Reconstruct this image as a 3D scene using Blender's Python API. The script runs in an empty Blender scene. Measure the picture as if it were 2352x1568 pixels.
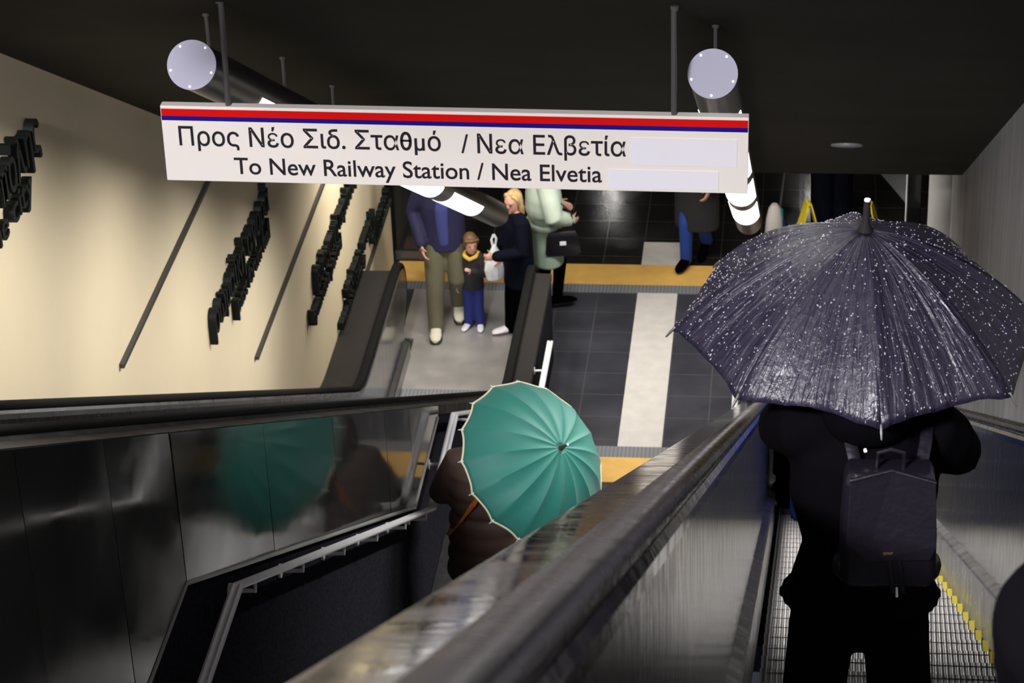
import bpy, bmesh, math, random
from mathutils import Vector, Matrix, Quaternion
random.seed(7)
SC = bpy.context.scene
COL = SC.collection
PI = math.pi
V = Vector

# ------------------------------------------------------------ camera
yaw, pitch, roll = math.radians(7.16), math.radians(29.33), math.radians(-2.39)
CAMZ = 12.0                                    # camera height over the lower landing (z = 0)
Fd = V((-math.sin(yaw)*math.cos(pitch), math.cos(yaw)*math.cos(pitch), -math.sin(pitch)))
R0 = V((math.cos(yaw), math.sin(yaw), 0)); U0 = R0.cross(Fd)
Rr = math.cos(roll)*R0 + math.sin(roll)*U0
Ur = -math.sin(roll)*R0 + math.cos(roll)*U0
cd = bpy.data.cameras.new('camera')
cam = bpy.data.objects.new('camera', cd); COL.objects.link(cam)
cd.sensor_width = 36.0; cd.lens = 6000/2352*36
cam.matrix_world = Matrix(((Rr.x, Ur.x, -Fd.x, 0), (Rr.y, Ur.y, -Fd.y, 0), (Rr.z, Ur.z, -Fd.z, CAMZ), (0, 0, 0, 1)))
cd.clip_start = .05; cd.clip_end = 200
cd.dof.use_dof = True; cd.dof.focus_distance = 8.2; cd.dof.aperture_fstop = 13.0
SC.camera = cam
# ------------------------------------------------------------ view, world, lights
SC.view_settings.view_transform = 'Standard'; SC.view_settings.look = 'None'
SC.view_settings.gamma = 1; SC.view_settings.use_curve_mapping = False
SC.view_settings.exposure = 0.0
W = bpy.data.worlds.new('world'); SC.world = W; W.use_nodes = True
bg = W.node_tree.nodes['Background']
bg.inputs[0].default_value = (.62, .66, .9, 1); bg.inputs[1].default_value = .05
LENS_STRENGTH = 2.2
WINDOW_WATTS = 40.0


def area(name, loc, rot, sx, sy, power, col):
    l = bpy.data.lights.new(name, 'AREA'); l.shape = 'RECTANGLE'; l.size = sx; l.size_y = sy
    l.energy = power; l.color = col
    o = bpy.data.objects.new(name, l); COL.objects.link(o); o.location = loc; o.rotation_euler = rot
    return o


# added unseen fill light aimed at the sign; lamps of the lower hall
def aim(src, dst): return (V(dst)-V(src)).to_track_quat('-Z', 'Y').to_euler()


area('sign_fill_light', (-3.3, -1.6, 14.15), aim((-3.3, -1.6, 14.15), (-.6, 8, 8.2)), 1.2, .6, 2150, (.97, .94, 1))  # added out of view behind the camera to brighten the sign face
area('hall_lamp', (-3.2, 20.2, 3.2), (0, 0, 0), 1.0, .5, 55, (1, .93, .82))
area('hall_lamp', (-1.2, 20.4, 3.2), (0, 0, 0), 1.6, .5, 80, (1, .94, .86))
area('hall_lamp', (-2.46, 30.7, 3.2), (0, 0, 0), .14, .14, 5, (1, .97, .93))
area('hall_lamp', (.18, 30.7, 3.2), (0, 0, 0), .12, .12, 4, (1, .97, .93))
area('hall_lamp', (.6, 22.6, 3.2), (0, 0, 0), .5, .5, 14, (1, .97, .95))

# ------------------------------------------------------------ helpers
C30, S30 = math.cos(PI/6), .5


def ip(x, s, n):
    """point on the 30 degree slope: x across, s down the slope, n square to it"""
    return V((x, s*C30 + n*S30, CAMZ - s*S30 + n*C30))


class MB:
    def __init__(self):
        self.v = []; self.f = []; self.m = []; self.mi = 0

    def add(self, vs, fs):
        b = len(self.v); self.v += [V(p) for p in vs]
        self.f += [tuple(i+b for i in f) for f in fs]; self.m += [self.mi]*len(fs)

    def box(self, c, d, M=None):
        x, y, z = d[0]/2, d[1]/2, d[2]/2; c = V(c)
        vs = [V((sx*x, sy*y, sz*z)) for sx in (-1, 1) for sy in (-1, 1) for sz in (-1, 1)]
        vs = [(M @ p if M else p) + c for p in vs]
        self.add(vs, [(0, 1, 3, 2), (4, 6, 7, 5), (0, 4, 5, 1), (2, 3, 7, 6), (0, 2, 6, 4), (1, 5, 7, 3)])

    def box2(self, a, b):
        self.box([(a[i]+b[i])/2 for i in range(3)], [abs(b[i]-a[i]) for i in range(3)])

    def loft(self, rings, cap=True):
        n = len(rings[0]); vs = [p for r in rings for p in r]; fs = []
        for i in range(len(rings)-1):
            for j in range(n):
                k = (j+1) % n
                fs.append((i*n+j, i*n+k, (i+1)*n+k, (i+1)*n+j))
        if cap:
            fs.append(tuple(range(n-1, -1, -1))); fs.append(tuple((len(rings)-1)*n+j for j in range(n)))
        self.add(vs, fs)

    def tube(self, pts, rad, seg=12, side=None, round_ends=False):
        """tapering tube; rad: one value or a list of r or (r_side, r_other)"""
        pts = [V(p) for p in pts]; N = len(pts)
        if not isinstance(rad, (list, tuple)): rad = [rad]*N
        rad = [r if isinstance(r, tuple) else (r, r) for r in rad]
        tang = []
        for i in range(N):
            a = pts[max(0, i-1)]; b = pts[min(N-1, i+1)]
            t = (b-a); tang.append(t.normalized() if t.length > 1e-9 else V((0, 0, 1)))
        t0 = tang[0]
        u = V(side) if side is not None else (V((1, 0, 0)) if abs(t0.x) < .8 else V((0, 1, 0)))
        rings = []
        P = list(zip(pts, rad, tang))
        if round_ends:
            ext = []
            for k, sgn in ((0, -1), (N-1, 1)):
                p, r, t = P[k]; rm = min(r); e = []
                for a in (.5, .85):
                    e.append((p+t*sgn*rm*a, (r[0]*math.sqrt(1-a*a), r[1]*math.sqrt(1-a*a)), t))
                e.append((p+t*sgn*rm*.985, (r[0]*.15, r[1]*.15), t))
                ext.append(e)
            P = ext[0][::-1] + P + ext[1]
        for p, r, t in P:
            uu = (u - t*u.dot(t)); uu.normalize(); w = t.cross(uu); u = uu if side is None else u
            rings.append([p + uu*(math.cos(a)*r[0]) + w*(math.sin(a)*r[1]) for a in [2*PI*j/seg for j in range(seg)]])
        self.loft(rings)

    def ball(self, c, r, seg=12, M=None):
        c = V(c); r = r if isinstance(r, tuple) else (r, r, r)
        n = max(6, seg//2); rings = []
        for i in range(n+1):
            a = PI*(i/n) if 0 < i < n else (0.03 if i == 0 else PI-.03)
            rings.append([V((math.sin(a)*math.cos(2*PI*j/seg)*r[0], math.sin(a)*math.sin(2*PI*j/seg)*r[1], -math.cos(a)*r[2])) for j in range(seg)])
        if M: rings = [[M @ p for p in q] for q in rings]
        self.loft([[p+c for p in q] for q in rings])

    def prism(self, poly, axis, a, b):
        """extrude a 2D polygon along an axis index between a and b"""
        def mk(p, t):
            q = [0, 0, 0]; o = [i for i in range(3) if i != axis]; q[o[0]], q[o[1]] = p; q[axis] = t; return V(q)
        self.loft([[mk(p, a) for p in poly], [mk(p, b) for p in poly]])

    def build(self, name, mat, parent=None, smooth=True, bevel=0, ang=35):
        me = bpy.data.meshes.new(name); me.from_pydata([tuple(p) for p in self.v], [], self.f)
        mats = mat if isinstance(mat, (list, tuple)) else [mat]
        for m in mats: me.materials.append(m)
        bm = bmesh.new(); bm.from_mesh(me)
        if len(mats) > 1:
            for f, k in zip(bm.faces, self.m): f.material_index = k
        bmesh.ops.recalc_face_normals(bm, faces=bm.faces)
        if bevel:
            es = [e for e in bm.edges if len(e.link_faces) == 2 and e.calc_face_angle(0) > .6]
            bmesh.ops.bevel(bm, geom=es, offset=bevel, segments=2, affect='EDGES', profile=.6)
        if smooth:
            for f in bm.faces: f.smooth = True
            for e in bm.edges:
                if len(e.link_faces) == 2 and e.calc_face_angle(0) > math.radians(ang): e.smooth = False
        bm.to_mesh(me); bm.free()
        o = bpy.data.objects.new(name, me); COL.objects.link(o)
        if parent: o.parent = parent
        return o

    def skin(self, name, mat, parent=None, voxel=.012, smooth=3):
        """union of the overlapping volumes as one continuous surface"""
        o = self.build(name, mat, None, smooth=True)
        md = o.modifiers.new('r', 'REMESH'); md.mode = 'VOXEL'; md.voxel_size = voxel; md.use_smooth_shade = True
        if smooth:
            ms = o.modifiers.new('s', 'SMOOTH'); ms.factor = .5; ms.iterations = smooth
        dg = bpy.context.evaluated_depsgraph_get()
        me = bpy.data.meshes.new_from_object(o.evaluated_get(dg))
        old = o.data; o.modifiers.clear(); o.data = me; me.name = name
        bpy.data.meshes.remove(old)
        for p in me.polygons: p.use_smooth = True
        if parent: o.parent = parent
        return o


def tag(o, label=None, cat=None, group=None, kind=None):
    if label: o['label'] = label
    if cat: o['category'] = cat
    if group: o['group'] = group
    if kind: o['kind'] = kind
    return o


def thing(name, label, cat, loc=(0, 0, 0), rz=0, group=None):
    o = bpy.data.objects.new(name, None); COL.objects.link(o); o.empty_display_size = .1
    o.location = loc; o.rotation_euler = (0, 0, rz)
    return tag(o, label, cat, group)


def struct(o, label, cat):
    return tag(o, label, cat, None, 'structure')


def copy_tree(o, parent=None):
    c = o.copy(); COL.objects.link(c)
    if parent: c.parent = parent
    for ch in list(o.children): copy_tree(ch, c)
    return c


# ------------------------------------------------------------ materials
MATS = {}


def mat(name, col, rough=.5, metal=0, spec=.5, bump=0, bscale=20, var=0, vscale=4, stretch=(1, 1, 1), coat=0, rvar=0, emit=None, es=0, sheen=0, detail=4):
    m = bpy.data.materials.new(name); m.use_nodes = True
    nt = m.node_tree; b = nt.nodes['Principled BSDF']
    b.inputs['Base Color'].default_value = (*col, 1); b.inputs['Roughness'].default_value = rough
    b.inputs['Metallic'].default_value = metal; b.inputs['Specular IOR Level'].default_value = spec
    b.inputs['Coat Weight'].default_value = coat; b.inputs['Sheen Weight'].default_value = sheen
    if emit: b.inputs['Emission Color'].default_value = (*emit, 1); b.inputs['Emission Strength'].default_value = es
    if bump or var or rvar:
        tc = nt.nodes.new('ShaderNodeTexCoord'); mp = nt.nodes.new('ShaderNodeMapping')
        mp.inputs['Scale'].default_value = stretch; nt.links.new(tc.outputs['Object'], mp.inputs[0])

        def noise(sc):
            n = nt.nodes.new('ShaderNodeTexNoise'); n.inputs['Scale'].default_value = sc; n.inputs['Detail'].default_value = detail
            nt.links.new(mp.outputs[0], n.inputs['Vector']); return n
        if bump:
            n = noise(bscale); bp = nt.nodes.new('ShaderNodeBump'); bp.inputs['Strength'].default_value = bump
            bp.inputs['Distance'].default_value = .01
            nt.links.new(n.outputs['Fac'], bp.inputs['Height']); nt.links.new(bp.outputs[0], b.inputs['Normal'])
        if var or rvar:
            n = noise(vscale)
            if var:
                rp = nt.nodes.new('ShaderNodeValToRGB')
                rp.color_ramp.elements[0].position = .3; rp.color_ramp.elements[1].position = .7
                rp.color_ramp.elements[0].color = (*[c*(1-var) for c in col], 1)
                rp.color_ramp.elements[1].color = (*[min(1, c*(1+var)) for c in col], 1)
                nt.links.new(n.outputs['Fac'], rp.inputs[0]); nt.links.new(rp.outputs[0], b.inputs['Base Color'])
            if rvar:
                mr = nt.nodes.new('ShaderNodeMapRange'); mr.inputs['From Min'].default_value = .3; mr.inputs['From Max'].default_value = .7
                mr.inputs['To Min'].default_value = max(.02, rough-rvar); mr.inputs['To Max'].default_value = min(1, rough+rvar)
                nt.links.new(n.outputs['Fac'], mr.inputs[0]); nt.links.new(mr.outputs[0], b.inputs['Roughness'])
    MATS[name] = m
    return m


def tile_mat(name, col, jcol, size, rough, off=(0, 0), var=.25, rvar=.08, joint=.012):
    """square stone tiles with thin joints, laid in world metres"""
    m = mat(name, col, rough, var=var, vscale=2.2, rvar=rvar, bump=.05, bscale=30)
    nt = m.node_tree; b = nt.nodes['Principled BSDF']
    src = b.inputs['Base Color'].links[0].from_socket
    tc = nt.nodes.new('ShaderNodeTexCoord'); mp = nt.nodes.new('ShaderNodeMapping')
    mp.inputs['Location'].default_value = (off[0], off[1], 0)
    nt.links.new(tc.outputs['Object'], mp.inputs[0])
    br = nt.nodes.new('ShaderNodeTexBrick'); br.offset = 0; br.squash = 1
    br.inputs['Scale'].default_value = 1; br.inputs['Mortar Size'].default_value = joint/2
    br.inputs['Brick Width'].default_value = size; br.inputs['Row Height'].default_value = size
    br.inputs['Mortar Smooth'].default_value = .3
    nt.links.new(mp.outputs[0], br.inputs['Vector'])
    mx = nt.nodes.new('ShaderNodeMix'); mx.data_type = 'RGBA'
    nt.links.new(br.outputs['Fac'], mx.inputs[0]); nt.links.new(src, mx.inputs[6]); mx.inputs[7].default_value = (*jcol, 1)
    nt.links.new(mx.outputs[2], b.inputs['Base Color'])
    return m


def ribbed(name, col, rough, scale, axis, strength=.6, var=0, metal=0, LOWK=.45):
    """fine parallel ribs (wave bump)"""
    m = mat(name, col, rough, metal=metal, var=var, vscale=5)
    nt = m.node_tree; b = nt.nodes['Principled BSDF']
    tc = nt.nodes.new('ShaderNodeTexCoord'); wv = nt.nodes.new('ShaderNodeTexWave')
    wv.bands_direction = axis; wv.inputs['Scale'].default_value = scale; wv.inputs['Distortion'].default_value = 0
    nt.links.new(tc.outputs['Object'], wv.inputs['Vector'])
    bp = nt.nodes.new('ShaderNodeBump'); bp.inputs['Strength'].default_value = strength; bp.inputs['Distance'].default_value = .01
    nt.links.new(wv.outputs['Fac'], bp.inputs['Height']); nt.links.new(bp.outputs[0], b.inputs['Normal'])
    rp = nt.nodes.new('ShaderNodeValToRGB')
    rp.color_ramp.elements[0].position = .25; rp.color_ramp.elements[1].position = .6
    rp.color_ramp.elements[0].color = (*[c*LOWK for c in col], 1); rp.color_ramp.elements[1].color = (*col, 1)
    nt.links.new(wv.outputs['Fac'], rp.inputs[0])
    nt.links.new(rp.outputs[0], b.inputs['Base Color'])
    return m


M_cream = mat('cream_plaster', (.74, .635, .435), .75, var=.05, vscale=.9, bump=.1, bscale=60)
M_ceil = mat('brown_grey_ceiling', (.05, .046, .037), .85, spec=.08, var=.12, vscale=1.5, bump=.1, bscale=40)
M_conc = mat('fair_faced_concrete', (.26, .26, .27), .6, var=.25, vscale=3, stretch=(1, 2.2, .25), bump=.15, bscale=25)
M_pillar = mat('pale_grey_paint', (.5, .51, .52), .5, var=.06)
M_tile = tile_mat('dark_slate_tile', (.045, .046, .058), (.085, .083, .088), .385, .42, off=(.0, .15))
M_black_tile = tile_mat('black_granite_tile', (.018, .0165, .015), (.06, .055, .05), .385, .12, off=(.0, .15), rvar=.05)
M_path = mat('pale_tactile_stone', (.66, .64, .6), .6, var=.07, vscale=8)
M_yellow = mat('yellow_tactile_stone', (.86, .52, .13), .55, var=.08, vscale=7)
M_ribgrey = ribbed('grey_ribbed_stone', (.24, .25, .27), .6, 9, 'X', .2, LOWK=.72)
M_granite = mat('dark_blue_grey_granite', (.026, .027, .035), .3, spec=.0, var=.35, vscale=60, rvar=.04)
M_steel = mat('polished_dark_steel', (.03, .029, .028), .08, 0, .025, bump=.045, bscale=2.2, rvar=.04, vscale=3, detail=2)
M_inner = mat('polished_inner_steel', (.34, .34, .35), .14, 1, bump=.16, bscale=14, rvar=.07, vscale=9, stretch=(1, 3, .5), detail=3)
M_deck = mat('wet_dark_metal_deck', (.02, .0195, .0195), .1, 0, .45, bump=.05, bscale=30, rvar=.08, vscale=9, detail=3)
M_rubber = mat('wet_black_rubber', (.016, .015, .016), .27, 0, .4, bump=.012, bscale=60, rvar=.05, vscale=10)
M_dryrubber = mat('dull_black_rubber', (.012, .012, .012), .6, 0, .04)
M_drydeck = mat('dull_dark_deck', (.03, .028, .026), .5, 0, .08, rvar=.1, vscale=5)
M_skirt = mat('brushed_steel_skirt', (.3, .3, .31), .3, .9, rvar=.08, vscale=6)
M_landsteel = mat('landing_steel', (.56, .54, .52), .42, .55, var=.1, vscale=3, rvar=.1)
M_step = ribbed('grooved_step_metal', (.45, .44, .435), .42, 14, 'X', .9, metal=.4)
M_stepedge = mat('yellow_step_edge', (.5, .42, .012), .5)
M_stair = mat('granite_stair', (.05, .049, .05), .35, var=.3, vscale=40)
M_rail = mat('satin_stainless', (.95, .95, .97), .35, .1)
M_tube = mat('grey_aluminium_tube', (.11, .11, .11), .32, .6)
M_disc = mat('pale_lilac_end_plate', (.36, .36, .45), .6)
M_lens = mat('lit_white_lens', (1, 1, 1), .3, emit=(1, .965, .95), es=LENS_STRENGTH)
M_rod = mat('grey_steel_rod', (.11, .105, .1), .45, .5)
M_sign = mat('cream_white_sign', (.8, .76, .69), .3)
M_sred = mat('red_band', (.62, .004, .003), .3)
M_sblue = mat('navy_band', (.008, .006, .2), .3)
M_stick = mat('lavender_white_sticker', (.78, .77, .8), .45)
M_ink = mat('black_lettering', (.012, .011, .014), .45)
M_letter = mat('dark_green_black_letters', (.008, .011, .01), .5, spec=.15)
M_wline = mat('dark_wall_line', (.035, .035, .032), .4)
M_skin = mat('skin', (.62, .33, .24), .5)
M_lip = mat('lips', (.45, .14, .12), .45)
M_eye = mat('dark_eye', (.03, .02, .015), .2)
M_blond = mat('blond_hair', (.5, .34, .15), .55, var=.35, vscale=40, stretch=(1, 1, .2))
M_brownhair = mat('brown_hair', (.15, .08, .03), .55, var=.4, vscale=40)
M_darkhair = mat('dark_hair', (.009, .006, .005), .7, spec=.1, var=.3, vscale=40)
M_navy = mat('navy_cloth', (.012, .011, .05), .8, bump=.3, bscale=12)
M_blueshirt = mat('blue_shirt', (.04, .05, .2), .8, bump=.2, bscale=15)
M_khaki = mat('khaki_cloth', (.11, .105, .06), .85, bump=.3, bscale=14, var=.12)
M_cream_shoe = mat('cream_shoe', (.68, .66, .52), .6)
M_darksole = mat('dark_sole', (.03, .025, .02), .7)
M_white_shoe = mat('white_shoe', (.85, .85, .9), .5)
M_charcoal = mat('charcoal_cloth', (.014, .014, .017), .85, bump=.3, bscale=16)
M_bluepants = mat('royal_blue_trousers', (.01, .02, .16), .8, bump=.25, bscale=14)
M_mustard = mat('mustard_knit', (.65, .42, .06), .85)
M_lilac = mat('lilac_cloth', (.4, .39, .52), .8)
M_midnight = mat('midnight_wool', (.004, .005, .011), .85, spec=.05, bump=.3, bscale=14)
M_black = mat('black_cloth', (.0014, .0012, .0018), .85, 0, .02, bump=.35, bscale=12)
M_mint = mat('mint_quilted_coat', (.55, .66, .56), .7, bump=.5, bscale=9)
M_mintdark = mat('sage_coat_skirt', (.26, .36, .27), .8, bump=.4, bscale=9)
M_brownpuff = mat('dark_brown_padded_cloth', (.1, .06, .044), .7, bump=.5, bscale=9, var=.2)
M_orange = mat('orange_strap', (.55, .16, .015), .6)
M_jeans = mat('blue_denim', (.012, .05, .3), .8, bump=.2, bscale=20)
M_bluecoat = mat('bright_blue_rainwear', (.02, .05, .3), .55, bump=.3, bscale=10)
M_leather = mat('black_leather', (.005, .004, .0075), .36, bump=.25, bscale=40, coat=.15)
M_plastic_bag = mat('white_plastic_bag', (.75, .79, .78), .4, bump=.5, bscale=14)
M_redprint = mat('red_print', (.6, .16, .1), .5)
M_gold = mat('gold_metal', (.85, .6, .28), .3, .9)
M_green = mat('teal_green_umbrella_cloth', (.017, .175, .138), .6, bump=.2, bscale=10, sheen=.1)
M_trim = mat('cream_edge_tape', (.72, .68, .46), .6)
M_wetyellow = mat('yellow_plastic', (.85, .7, .01), .45)
M_white_plastic = mat('white_plastic', (.8, .77, .72), .4)
M_blue_plastic = mat('blue_plastic', (.015, .06, .42), .4)
M_teal = mat('teal_plastic', (.01, .3, .4), .4)
M_glass_dark = mat('dark_glass', (.012, .013, .013), .08, coat=.2)
M_downlight = mat('grey_downlight_trim', (.3, .3, .29), .4)
M_drop = mat('pale_glint_water_drop', (.2, .19, .23), .06, spec=1.0, coat=1.0)  # pale base colour stands in for the glints on the drops
# black umbrella cloth: wet, creased along the ribs
def wet_umbrella():
    m = mat('wet_black_violet_umbrella_cloth', (.0095, .0075, .0175), .42, spec=.4, bump=.35, bscale=45, rvar=.12, vscale=16, coat=0, detail=5)
    nt = m.node_tree; b = nt.nodes['Principled BSDF']; L = nt.links
    bump0 = b.inputs['Normal'].links[0].from_node
    tc = nt.nodes.new('ShaderNodeTexCoord')
    def bump(h, strength, dist, prev, inv=False):
        p = nt.nodes.new('ShaderNodeBump'); p.inputs['Strength'].default_value = strength; p.inputs['Distance'].default_value = dist; p.invert = inv
        L.new(h, p.inputs['Height']); L.new(prev.outputs[0], p.inputs['Normal']); return p
    # folds that fan out between the ribs
    mp = nt.nodes.new('ShaderNodeMapping'); mp.inputs['Scale'].default_value = (7, 1.1, 1); L.new(tc.outputs['UV'], mp.inputs[0])
    n = nt.nodes.new('ShaderNodeTexNoise'); n.inputs['Scale'].default_value = 1.6; n.inputs['Detail'].default_value = 4; n.inputs['Distortion'].default_value = .4
    L.new(mp.outputs[0], n.inputs['Vector'])
    p1 = bump(n.outputs['Fac'], .55, .03, bump0)
    # branching runs of water
    nw = nt.nodes.new('ShaderNodeTexNoise'); nw.inputs['Scale'].default_value = 22; L.new(tc.outputs['Object'], nw.inputs['Vector'])
    ad = nt.nodes.new('ShaderNodeMix'); ad.data_type = 'RGBA'; ad.blend_type = 'ADD'; ad.inputs[0].default_value = .12
    L.new(tc.outputs['Object'], ad.inputs[6]); L.new(nw.outputs['Color'], ad.inputs[7])
    vo = nt.nodes.new('ShaderNodeTexVoronoi'); vo.feature = 'DISTANCE_TO_EDGE'; vo.inputs['Scale'].default_value = 26
    L.new(ad.outputs[2], vo.inputs['Vector'])
    mr = nt.nodes.new('ShaderNodeMapRange'); mr.inputs['From Max'].default_value = .07; L.new(vo.outputs['Distance'], mr.inputs[0])
    p2 = bump(mr.outputs[0], .2, .004, p1, True)
    L.new(p2.outputs[0], b.inputs['Normal'])
    return m


M_umb = wet_umbrella()

# ------------------------------------------------------------ the setting
XL, XR = -4.0, 1.22
NC = 1.5
CEIL_Z = 3.27
b = MB(); b.prism([(-3.5, -.3), (22.7, -.3), (22.7, CEIL_Z+.02), (18.1, CEIL_Z+.02), (18.1, 4.0), (-3.5, 18.0), (-3.5, 0)], 0, XL-.25, XL)
struct(b.build('wall_left', M_cream, smooth=False), 'long cream plaster wall on the left with dark raised lettering', 'wall')
b = MB(); b.prism([(-3.5, -.3), (19.3, -.3), (19.3, CEIL_Z+.02), (18.1, 4.0), (-3.5, 18.0)], 0, XR, XR+.25)
struct(b.build('wall_right', M_conc, smooth=False), 'streaked grey concrete wall on the right', 'wall')
b = MB()
lo = [ip(0, -2.5, NC), ip(0, 20.11, NC), ip(0, 20.11, NC+.5), ip(0, -2.5, NC+.5)]
lo[2] = V((0, lo[1].y, lo[1].z+.6))
b.prism([(p.y, p.z) for p in lo], 0, XL-.25, XR+.25)
struct(b.build('ceiling', M_ceil, smooth=False), 'dark sloping ceiling over the escalators', 'ceiling')
b = MB(); b.box2((XL-.25, 18.13, CEIL_Z), (4.2, 34.2, CEIL_Z+.3))
struct(b.build('ceiling', M_ceil, smooth=False), 'flat dark ceiling of the lower hall', 'ceiling')
b = MB(); b.box2((XL-2.2, 16.5, -.25), (4.2, 22.72, 0))
struct(b.build('floor', M_tile, smooth=False), 'dark slate tiled floor at the foot of the stairs', 'floor')
b = MB(); b.box2((XL-2.2, 22.72, -.25), (4.2, 34.2, 0))
struct(b.build('floor', M_black_tile, smooth=False), 'glossy black tiled floor beyond the far yellow strip', 'floor')
b = MB(); b.box2((XL-2.2, 34.0, 0), (4.2, 34.25, CEIL_Z))
struct(b.build('wall_far', M_granite, smooth=False), 'dark far wall of the lower hall', 'wall')
b = MB(); b.box2((4.0, 19.3, 0), (4.2, 34.0, CEIL_Z)); b.box2((XR+.25, 19.1, 0), (4.2, 19.3, CEIL_Z))
struct(b.build('wall_side', M_granite, smooth=False), 'dark side wall of the lower hall', 'wall')
b = MB(); b.box2((XL-2.2, 22.75, 0), (XL-2.0, 34.0, CEIL_Z))
struct(b.build('wall_side', M_granite, smooth=False), 'dark left side wall of the lower hall', 'wall')
# dark glazed screen that closes the left end of the hall
t = thing('glass_screen', 'dark glazed screen beside the end of the cream wall', 'screen', (-3.86, 22.8, 0))
b = MB(); b.box2((-.14, .02, 0), (.1, .05, CEIL_Z-.02)); b.build('glass_pane', M_glass_dark, t, False)
b = MB(); b.box2((.1, -.02, 0), (.16, .08, CEIL_Z-.02)); b.build('post', M_tube, t, False, .006)
b = MB(); b.box2((-.14, -.01, 0), (.3, .07, .1)); b.build('base_rail', M_tube, t, False, .006)
b = MB(); b.box2((.16, .02, .1), (.3, .05, CEIL_Z-.02)); b.build('glass_pane', M_glass_dark, t, False)
# round pale pillar past the end of the right wall
b = MB(); b.tube([(1.32, 20.15, 0), (1.32, 20.15, CEIL_Z)], .24, 32)
struct(b.build('pillar', M_pillar), 'pale grey round pillar past the end of the right wall', 'pillar')
t = thing('door_frame', 'dark metal frame standing left of the pale pillar', 'frame', (1.02, 21.4, 0))
b = MB(); b.box2((-.06, -.06, 0), (.06, .06, CEIL_Z-.01)); b.build('post', M_glass_dark, t, False, .006)
b = MB(); b.tube([(-.07, -.05, .2), (-.07, -.05, 2.2)], .008, 8); b.build('edge_strip', M_rail, t)
# floor markings
Z = .004
def strip(name, x0, x1, y0, y1, m, label, cat, zt=.008):
    b = MB(); b.box2((x0, y0, .0005), (x1, y1, zt)); return tag(b.build(name, m, None, False), label, cat)
strip('tactile_strip', -2.2, -.44, 18.78, 19.18, M_yellow, 'yellow tactile strip at the foot of the stairs, half behind the green umbrella', 'floor strip')
strip('tactile_strip', -3.95, 1.1, 22.34, 22.76, M_yellow, 'long yellow tactile strip across the far floor behind the people', 'floor strip')
strip('ribbed_strip', -2.2, -.44, 19.18, 19.36, M_ribgrey, 'grey ribbed floor strip just beyond the nearer yellow strip', 'floor strip')
strip('ribbed_strip', -3.95, 1.1, 22.18, 22.34, M_ribgrey, 'grey ribbed floor strip in front of the far yellow strip', 'floor strip')
strip('guide_path', -1.545, -1.16, 19.36, 22.18, M_path, 'long pale tactile guide path between the two yellow strips', 'floor path')
strip('guide_path', -1.545, -1.16, 22.76, 23.25, M_path, 'short pale guide path slab behind the far yellow strip', 'floor path')
b = MB(); b.prism([(.80, 24.98), (1.16, 24.98), (1.15, 24.2), (1.08, 24.2)], 2, .0005, .007)  # pale patch laid on the floor in place of a light reflection
tag(b.build('floor_reflection', M_pillar, None, False), 'pale grey floor patch imitating a reflection, left of the dark door frame', 'floor patch')

# ------------------------------------------------------------ stairs between the two escalators
LZ = 2.69
def flight(b, y0, z0, n, dz, dy, x0, x1):
    """profile of n steps going down from (y0,z0)"""
    poly = [(y0, z0)]
    y, z = y0, z0
    for i in range(n):
        z -= dz; poly.append((y, z)); y += dy; poly.append((y, z))
    return poly
b = MB()
rise = 2.69/16; going = rise/math.tan(PI/6)
poly = [(3.0, 2*LZ)]
poly += flight(b, 8.1, 2*LZ, 16, rise, going, 0, 0)
y_land = poly[-1][0]
poly += flight(b, 13.95, LZ, 16, rise, going, 0, 0)[0:]
poly[-1] = (poly[-1][0], 0.0)
poly += [(poly[-1][0], -.2), (3.0, -.2)]
b.prism(poly, 0, -2.235, -.425)
# triangulation-safe: split the big n-gon sides
o = b.build('staircase', M_stair, None, False)
bm = bmesh.new(); bm.from_mesh(o.data); bmesh.ops.triangulate(bm, faces=[f for f in bm.faces if len(f.verts) > 4]); bm.to_mesh(o.data); bm.free()
struct(o, 'dark granite stairs in two flights between the escalators', 'stairs')

# ------------------------------------------------------------ escalators
NH = -.222                                      # handrail top over the slope line
HZ = .955                                       # handrail height over the landing


def arc_path(nh, y_end, s0=-2.6, rad=1.1):
    """handrail line: down the slope, a bend, then level; returns (y,z,ny,nz)"""
    d = V((C30, -S30)); nrm = V((S30, C30))
    # intersection of slope line with z=HZ
    s = 2*(CAMZ + nh*C30 - HZ); y = s*C30 + nh*S30
    t = rad*math.tan(PI/12)
    P = []
    a = V((y, HZ)) - d*t
    n = 22
    s_a = s-t
    for i in range(n+1):
        ss = s0 + (s_a-s0)*i/n
        P.append((ss*C30+nh*S30, CAMZ-ss*S30+nh*C30, S30, C30))
    c = a + nrm*rad
    for i in range(1, 7):
        an = PI/6*(1-i/6)
        P.append((c.x - math.sin(an)*rad, c.y - math.cos(an)*rad, math.sin(an), math.cos(an)))
    y1 = P[-1][0]
    for i in range(1, 5):
        P.append((y1+(y_end-y1)*i/4, HZ, 0, 1))
    return P


def sweep(b, prof, P, i0=0, i1=None):
    rings = []
    for (y, z, ny, nz) in P[i0:i1]:
        rings.append([V((x, y+ny*h, z+nz*h)) for x, h in prof])
    b.loft(rings)


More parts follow.
